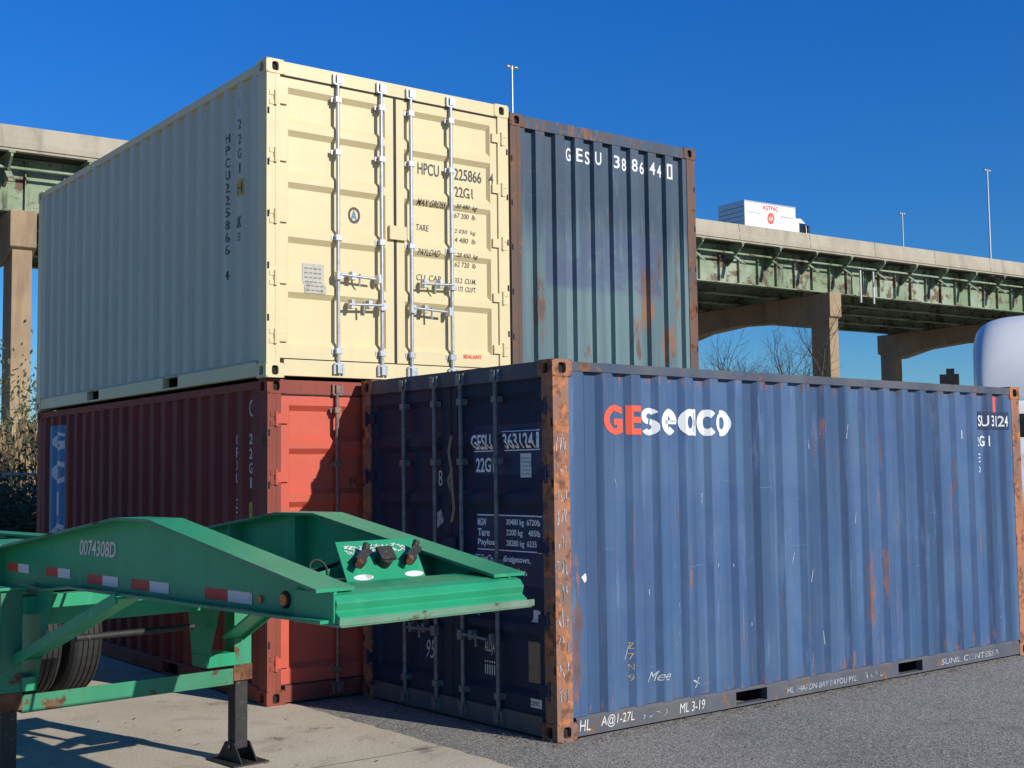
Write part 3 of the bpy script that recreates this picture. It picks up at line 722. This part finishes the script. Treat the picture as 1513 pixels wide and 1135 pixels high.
for k in range(7): m.box(-2.565,-2.535,-1.1,1.1,1.15+k*.31,1.17+k*.31,M_rubber)
m.box(-2.52,2.22,-1.215,-1.2,3.36,3.44,M_galv);m.box(-2.52,2.22,-1.215,-1.2,.95,1.05,M_galv)
m.box(-2.4,4.0,-.5,.5,.6,.95,M_black)
m.loft([[(x-.3,-w_,.7),(x-.3,-w_,z*.75+.3),(x-.3,-w_*.86,z),(x-.3,w_*.86,z),(x-.3,w_,z*.75+.3),(x-.3,w_,.7)] for x,w_,z in((2.65,1.05,2.75),(3.3,1.05,2.8),(3.75,1.0,2.55),(4.15,.98,1.75),(4.9,.92,1.45),(5.0,.85,1.2))],M_white,smooth=False)
m.box(2.7,3.3,-1.07,-1.04,1.8,2.45,M_glass)
m.box(3.3,3.45,-1.3,-1.15,1.8,2.3,M_black)
for x in(-1.4,3.6):
    for y in(-.95,.95): m.cyl((x,y-.14,.42),(x,y+.14,.42),.42,M_rubber,20)
m.obj('body',tk)
flat_text(tk,'lettering',[('AGTPAC',T_red,(-.9,-1.204,2.95),(1,0,0),(0,0,1),1.5,.33,.04),('O',T_red,(-.45,-1.204,2.05),(1,0,0),(0,0,1),.65,.78,.05),('Y',T_red,(-.28,-1.204,2.22),(1,0,0),(0,0,1),.32,.42,.05),('moving & storage',T_black,(-2.3,-1.204,2.6),(1,0,0),(0,0,1),1.2,.14,.0),('nationwide service',T_black,(.8,-1.204,2.6),(1,0,0),(0,0,1),1.2,.14,.0)])
# ------------------------------------------------------------------ semi tractor behind blue
tr=empty('semi_truck_tractor',(7.45,17.0,0),math.atan2(-.925,-.38));m=MB()
def sec(x,hw,z0,z1,e=.35,n=44):
    out=[];zc=(z0+z1)/2;hz=(z1-z0)/2
    for i in range(n):
        t=2*math.pi*i/n;c_,s_=math.cos(t),math.sin(t)
        out.append((x,hw*math.copysign(abs(c_)**e,c_),zc+hz*math.copysign(abs(s_)**e,s_)))
    return out
m.loft([sec(x,w_,z0,z1,.2) for x,w_,z0,z1 in((-2.2,1.20,.95,2.75),(-2.15,1.22,.9,2.8),(.2,1.22,.9,2.8),(.55,1.2,.95,2.55),(.9,1.12,1.0,2.05),(1.0,1.05,1.0,2.0))],M_white)
m.loft([sec(x,w_,z0,z1,.3) for x,w_,z0,z1 in((.85,1.05,.75,1.98),(1.8,.95,.7,1.85),(2.4,.85,.7,1.70),(2.6,.7,.8,1.5))],M_white)
S_=[]
for i in range(17):
    q=i/16;a=q*math.pi/2
    x=-1.3+1.65*math.sin(a);zt=2.75+1.25*math.cos(a)**.8 if q<1 else 2.78
    S_.append(sec(x,1.19-.16*q**3,2.45,max(zt,2.70),.42))
m.loft([sec(-2.15,1.19,2.45,4.00,.42)]+S_,M_white)
m.box(-5.4,2.3,-.45,.45,.65,.95,M_black)
m.box(.30,.80,-.98,.98,2.1,2.5,M_glass)
for x in(-4.9,-3.6):
    for y in(-1.05,-.7,.7,1.05): m.cyl((x,y-.14,.5),(x,y+.14,.5),.5,M_rubber,28);m.cyl((x,y-.145,.5),(x,y+.145,.5),.26,M_galv,20)
for y in(-1.05,1.05): m.cyl((1.6,y-.14,.5),(1.6,y+.14,.5),.5,M_rubber,28);m.cyl((1.6,y-.15,.5),(1.6,y+.15,.5),.26,M_galv,20)
m.box(2.5,2.75,-1.2,1.2,.35,.75,M_chrome)
for y in(-.9,.9): m.cyl((-2.5,y,.9),(-2.5,y,3.6),.09,M_chrome,14)
for y in(-1,1):
    m.cyl((.45,y*1.2,2.7),(.70,y*1.40,2.85),.02,M_black,8);m.cyl((.45,y*1.2,2.4),(.70,y*1.40,2.45),.02,M_black,8);m.box(.66,.80,*sorted((y*1.32,y*1.56)),2.35,3.05,M_black)
    m.box(.62,.72,*sorted((y*1.38,y*1.48)),3.05,3.13,M_black)
m.obj('cab_and_frame',tr)
# ------------------------------------------------------------------ vegetation
M_bark=flat('bark',(.10,.075,.055),.9,0,.4,8)
def foliage(name,c1,c2,c3):
    m_,t,b=nt(name);oi=node(t,'ShaderNodeNewGeometry');tc=node(t,'ShaderNodeTexCoord')
    c=mixc(t,ramp(t,noise(t,tc.outputs['Object'],1.6,3),.35,.65),c1,c2)
    c=mixc(t,ramp(t,oi.outputs['Random Per Island'],.55,1.0,.8),c,c3)
    t.links.new(c,b.inputs['Base Color']);b.inputs['Roughness'].default_value=.7;return m_
M_leaf=foliage('leaf_green',(.030,.055,.018),(.050,.070,.024),(.10,.10,.035))
M_reed=foliage('reed_straw',(.34,.24,.12),(.26,.18,.09),(.42,.31,.17))
M_dead=foliage('leaf_dead',(.16,.10,.05),(.10,.065,.035),(.26,.19,.11))
def branch(m,p,d,length,r,depth,up=.15,tips=None):
    n=3;q=p.copy()
    for i in range(n):
        nd=(d+Vector((random.uniform(-.22,.22),random.uniform(-.22,.22),random.uniform(-.1,.2)+up*.3))).normalized()
        e=q+nd*length/n;rr=r*(1-(i+1)/n*.45)
        m.cyl(q,e,r*(1-i/n*.45),M_bark,5 if depth>1 else 3,rr,False)
        if depth>0 and i>0:
            for k in range(2):
                a=random.uniform(0,6.28);o=nd.orthogonal().normalized();o=Matrix.Rotation(a,3,nd)@o
                branch(m,e,(nd*.75+o*.75).normalized(),length*random.uniform(.5,.72),rr*.62,depth-1,up,tips)
        q=e;d=nd
    if depth>0: branch(m,q,d,length*.7,r*.5,depth-1,up,tips)
    elif tips is not None: tips.append(q)
def bare_tree(x,y,h):
    E=empty('bare_tree',(x,y,0));m=MB();branch(m,Vector((0,0,-.1)),Vector((0,0,1)),h*.42,h*.02,4);m.obj('trunk_and_branches',E,recalc=False)
for x,y,h in((10.0,62,8.6),(11.8,66,7.6),(13.6,62,8.0),(15.2,64,9.4),(12,70,8.5),(-19,44,6)): bare_tree(x,y,h)
def leafy_bush(x,y,h,w,nl):
    E=empty('bush',(x,y,0));m=MB();tips=[]
    for k in range(9):
        a=random.uniform(0,6.28);branch(m,Vector((math.cos(a)*w*.25,math.sin(a)*w*.25,0)),Vector((math.cos(a)*.35,math.sin(a)*.35,1)).normalized(),h*.42,.02,2,.2,tips)
    for k in range(nl):
        t=random.choice(tips);c=t+Vector((random.gauss(0,.2),random.gauss(0,.2),random.gauss(-.15,.28)))
        if c.z<0: c.z=random.uniform(0,.6)
        a=Vector((random.gauss(0,1),random.gauss(0,1),random.gauss(0,1))).normalized();b=a.orthogonal().normalized();s_=random.uniform(.03,.065)
        m.add([c-a*s_,c+b*s_*.45,c+a*s_,c-b*s_*.45],[(0,1,2,3)],M_leaf)
    m.obj('stems_and_leaves',E,recalc=False)
leafy_bush(-8.2,19.6,2.1,2,4200);leafy_bush(-7.7,20.8,2.0,2,3800);leafy_bush(-9.6,20.5,2.4,2,3800);leafy_bush(-8.75,21.2,4.6,.7,1700)
def reeds():
    m=MB()
    for k in range(5200):
        x=random.uniform(-26,-9);y=random.uniform(31,37);h=random.uniform(2.2,3.3)
        l=Vector((random.gauss(0,.12),random.gauss(0,.12),1));a=random.uniform(0,3.14);w_=Vector((math.cos(a),math.sin(a),0))*.018
        b=Vector((x,y,0));t=b+l*h
        m.add([b-w_,b+w_,t+w_*.4,t-w_*.4],[(0,1,2,3)],M_reed)
        m.add([t-w_*2.6,t+l*-.25-w_*2,t+w_*2.4-l*.1,t+l*.16],[(0,1,2,3)],M_reed)
    return m.obj('reed_bed',None,recalc=False)
reeds()
def treeline():
    m=MB()
    for k in range(9000):
        x=random.uniform(-220,260);y=random.uniform(150,175);hh=5+3*math.sin(x*.07)+2*math.sin(x*.23)
        c=Vector((x,y,abs(random.random())**.8*hh));s_=random.uniform(.5,1.1)
        a=Vector((random.gauss(0,1),random.gauss(0,1),random.gauss(0,1))).normalized();b=a.orthogonal().normalized()
        m.add([c-a*s_,c+b*s_*.6,c+a*s_,c-b*s_*.6],[(0,1,2,3)],M_leaf)
    m.obj('distant_trees',None,recalc=False)
treeline()
def litter():
    m=MB();c,s=math.cos(.67964),math.sin(.67964)
    def put(X,Y):
        a=random.uniform(0,6.28);r=random.uniform(.006,.018);u_=Vector((math.cos(a),math.sin(a),random.uniform(-.2,.2)))*r;v_=Vector((-math.sin(a),math.cos(a),random.uniform(-.3,.3)))*r*.6
        p=Vector((X,Y,.010+random.random()*.006));m.add([p-u_,p+v_,p+u_,p-v_],[(0,1,2,3)],M_dead)
    for k in range(420):
        lx=random.uniform(-.1,6.2);ly=-abs(random.gauss(0,.10))-.01
        put(.27649+c*lx-s*ly,8.63189+s*lx+c*ly)
    for k in range(260):
        ly=random.uniform(0,2.5);lx=-abs(random.gauss(0,.10))-.01
        put(.27649+c*lx-s*ly,8.63189+s*lx+c*ly)
    for k in range(260): put(random.uniform(-3.5,4),random.uniform(6.2,10))
    m.obj('leaf_litter',None,recalc=False)
litter()
def fence():
    E=empty('chain_link_fence',(-14,17.2,0),.35);m=MB()
    for k in range(5): m.cyl((k*2.4,0,0),(k*2.4,0,1.9),.03,M_galv,8)
    m.cyl((0,0,1.88),(9.6,0,1.88),.02,M_galv,6)
    n=int(9.6/.09)
    for k in range(-22,n):
        for sg in(1,-1):
            a=k*.09;p0=[a,0.0];p1=[a+1.9,1.9]
            if sg<0: p0,p1=[a+1.9,0.0],[a,1.9]
            xa,xb=p0[0],p1[0]
            def cl(xx): return max(0,min(9.6,xx))
            if (xa<0 and xb<0) or (xa>9.6 and xb>9.6): continue
            def at(xx): return (xx-xa)/(xb-xa)*1.9
            c0_,c1_=cl(xa),cl(xb)
            m.cyl((c0_,sg*.004,at(c0_)),(c1_,sg*.004,at(c1_)),.0022,M_galv,3,None,False)
    m.obj('posts_and_mesh',E,recalc=False)
fence()
# ------------------------------------------------------------------ ground
def asphalt():
    m,t,b=nt('asphalt_yard');tc=node(t,'ShaderNodeTexCoord');v=tc.outputs['Object']
    c=mixc(t,ramp(t,noise(t,v,.35,5,.6),.35,.65),(.19,.178,.158),(.25,.233,.207))
    vo=node(t,'ShaderNodeTexVoronoi',Scale=85.0);t.links.new(v,vo.inputs['Vector'])
    sp=node(t,'ShaderNodeSeparateColor');t.links.new(vo.outputs['Color'],sp.inputs[0])
    c=mixc(t,ramp(t,sp.outputs[0],.5,1.0,.75),c,(.45,.42,.37))
    c=mixc(t,ramp(t,sp.outputs[1],.6,1.0,.8),c,(.065,.062,.058))
    c=mixc(t,ramp(t,noise(t,v,1.6,5,.7),.54,.70,.5),c,(.11,.10,.088))
    t.links.new(c,b.inputs['Base Color']);b.inputs['Roughness'].default_value=.95
    bump(t,b,vo.outputs['Distance'],.006,.6);return m
def slabmat():
    m,t,b=nt('concrete_slab');tc=node(t,'ShaderNodeTexCoord');v=tc.outputs['Object']
    c=mixc(t,ramp(t,noise(t,v,.6,5,.65),.35,.65),(.47,.405,.305),(.55,.48,.37))
    c=mixc(t,ramp(t,noise(t,v,2.2,6,.7),.50,.66,.5),c,(.32,.265,.195))
    c=mixc(t,ramp(t,noise(t,v,45,3,.7),.55,.75,.6),c,(.62,.55,.43))
    c=mixc(t,ramp(t,noise(t,v,60,3,.7,None),.62,.70,.6),c,(.15,.125,.10))
    c=mixc(t,ramp(t,noise(t,v,1.1,4,.6),.63,.70,.65),c,(.09,.075,.06))
    t.links.new(c,b.inputs['Base Color']);b.inputs['Roughness'].default_value=.9
    bump(t,b,noise(t,v,40,5),.006,.7);return m
g=MB();g.add([(-1500,-1500,0),(1500,-1500,0),(1500,1500,0),(-1500,1500,0)],[(0,1,2,3)],asphalt());g.obj('ground')
p0=Vector((-1.72,10.17,0));dv=Vector((.61,-.79,0)).normalized();nv=Vector((-.79,-.61,0)).normalized()
g=MB();sm=slabmat()
a=p0-dv*14
for i in range(7):
    for j in range(4):
        s0=a+dv*(i*4+.006)+nv*(j*4+.006);w_=3.988;e=Vector((0,0,.004))
        if j==0:
            N=40;L0=[s0+dv*w_*k/N-nv*(random.uniform(-.012,.02))+e for k in range(N+1)];L1=[s0+dv*w_*k/N+nv*w_+e for k in range(N+1)]
            g.add(L0+L1,[(k,k+1,N+2+k,N+1+k) for k in range(N)],sm)
        else: g.add([s0+e,s0+dv*w_+e,s0+dv*w_+nv*w_+e,s0+nv*w_+e],[(0,1,2,3)],sm)
g.obj('concrete_pavement')
# ------------------------------------------------------------------ light, sky, camera
el=math.radians(27)
SD=Vector((.795*math.cos(el),-.608*math.cos(el),math.sin(el))).normalized()
sl=bpy.data.lights.new('sun','SUN');sl.energy=5.0;sl.angle=math.radians(.5);sl.color=(1,.95,.86)
so=bpy.data.objects.new('sun',sl);COL.objects.link(so);so.rotation_euler=SD.to_track_quat('Z','Y').to_euler();so.location=(20,-20,30)
w=bpy.data.worlds.new('World');S.world=w;w.use_nodes=True;t=w.node_tree;bg=t.nodes['Background']
sk=t.nodes.new('ShaderNodeTexSky');sk.sky_type='NISHITA';sk.sun_disc=False;sk.sun_elevation=el;sk.sun_rotation=math.radians(127.4)
sk.air_density=1.0;sk.dust_density=.0;sk.ozone_density=4
hs=t.nodes.new('ShaderNodeHueSaturation');hs.inputs['Saturation'].default_value=1.33
t.links.new(sk.outputs[0],hs.inputs['Color'])
tc=t.nodes.new('ShaderNodeTexCoord');sx=t.nodes.new('ShaderNodeSeparateXYZ');t.links.new(tc.outputs['Generated'],sx.inputs[0])
cr=t.nodes.new('ShaderNodeValToRGB');t.links.new(sx.outputs[2],cr.inputs[0])
e=cr.color_ramp.elements;e[0].position=0;e[0].color=(.30,.43,.56,1);e[1].position=1;e[1].color=(.60,.54,.52,1)
x=e.new(.14);x.color=(.26,.45,.62,1);x=e.new(.38);x.color=(.42,.57,.85,1)
mx=t.nodes.new('ShaderNodeMix');mx.data_type='RGBA';mx.blend_type='MULTIPLY';mx.inputs[0].default_value=1
t.links.new(hs.outputs[0],mx.inputs[6]);t.links.new(cr.outputs[0],mx.inputs[7])
sc=t.nodes.new('ShaderNodeVectorMath');sc.operation='SCALE';sc.inputs['Scale'].default_value=2.0;t.links.new(mx.outputs[2],sc.inputs[0])
t.links.new(sc.outputs[0],bg.inputs['Color']);bg.inputs['Strength'].default_value=.084
cm=bpy.data.cameras.new('camera');co=bpy.data.objects.new('camera',cm);COL.objects.link(co);S.camera=co
pitch,roll=.06973,-.01215
F=Vector((0,math.cos(pitch),math.sin(pitch)));R=Vector((1,0,0));U=R.cross(F)
R2=R*math.cos(roll)+U*math.sin(roll);U2=-R*math.sin(roll)+U*math.cos(roll)
mt=Matrix((R2,U2,-F)).transposed().to_4x4();mt.translation=Vector((0,0,1.81557));co.matrix_world=mt
cm.sensor_width=36;cm.lens=1871.9/1513*36;cm.clip_end=5000;cm.clip_start=.05
S.view_settings.view_transform='Standard';S.view_settings.look='None';S.view_settings.exposure=0
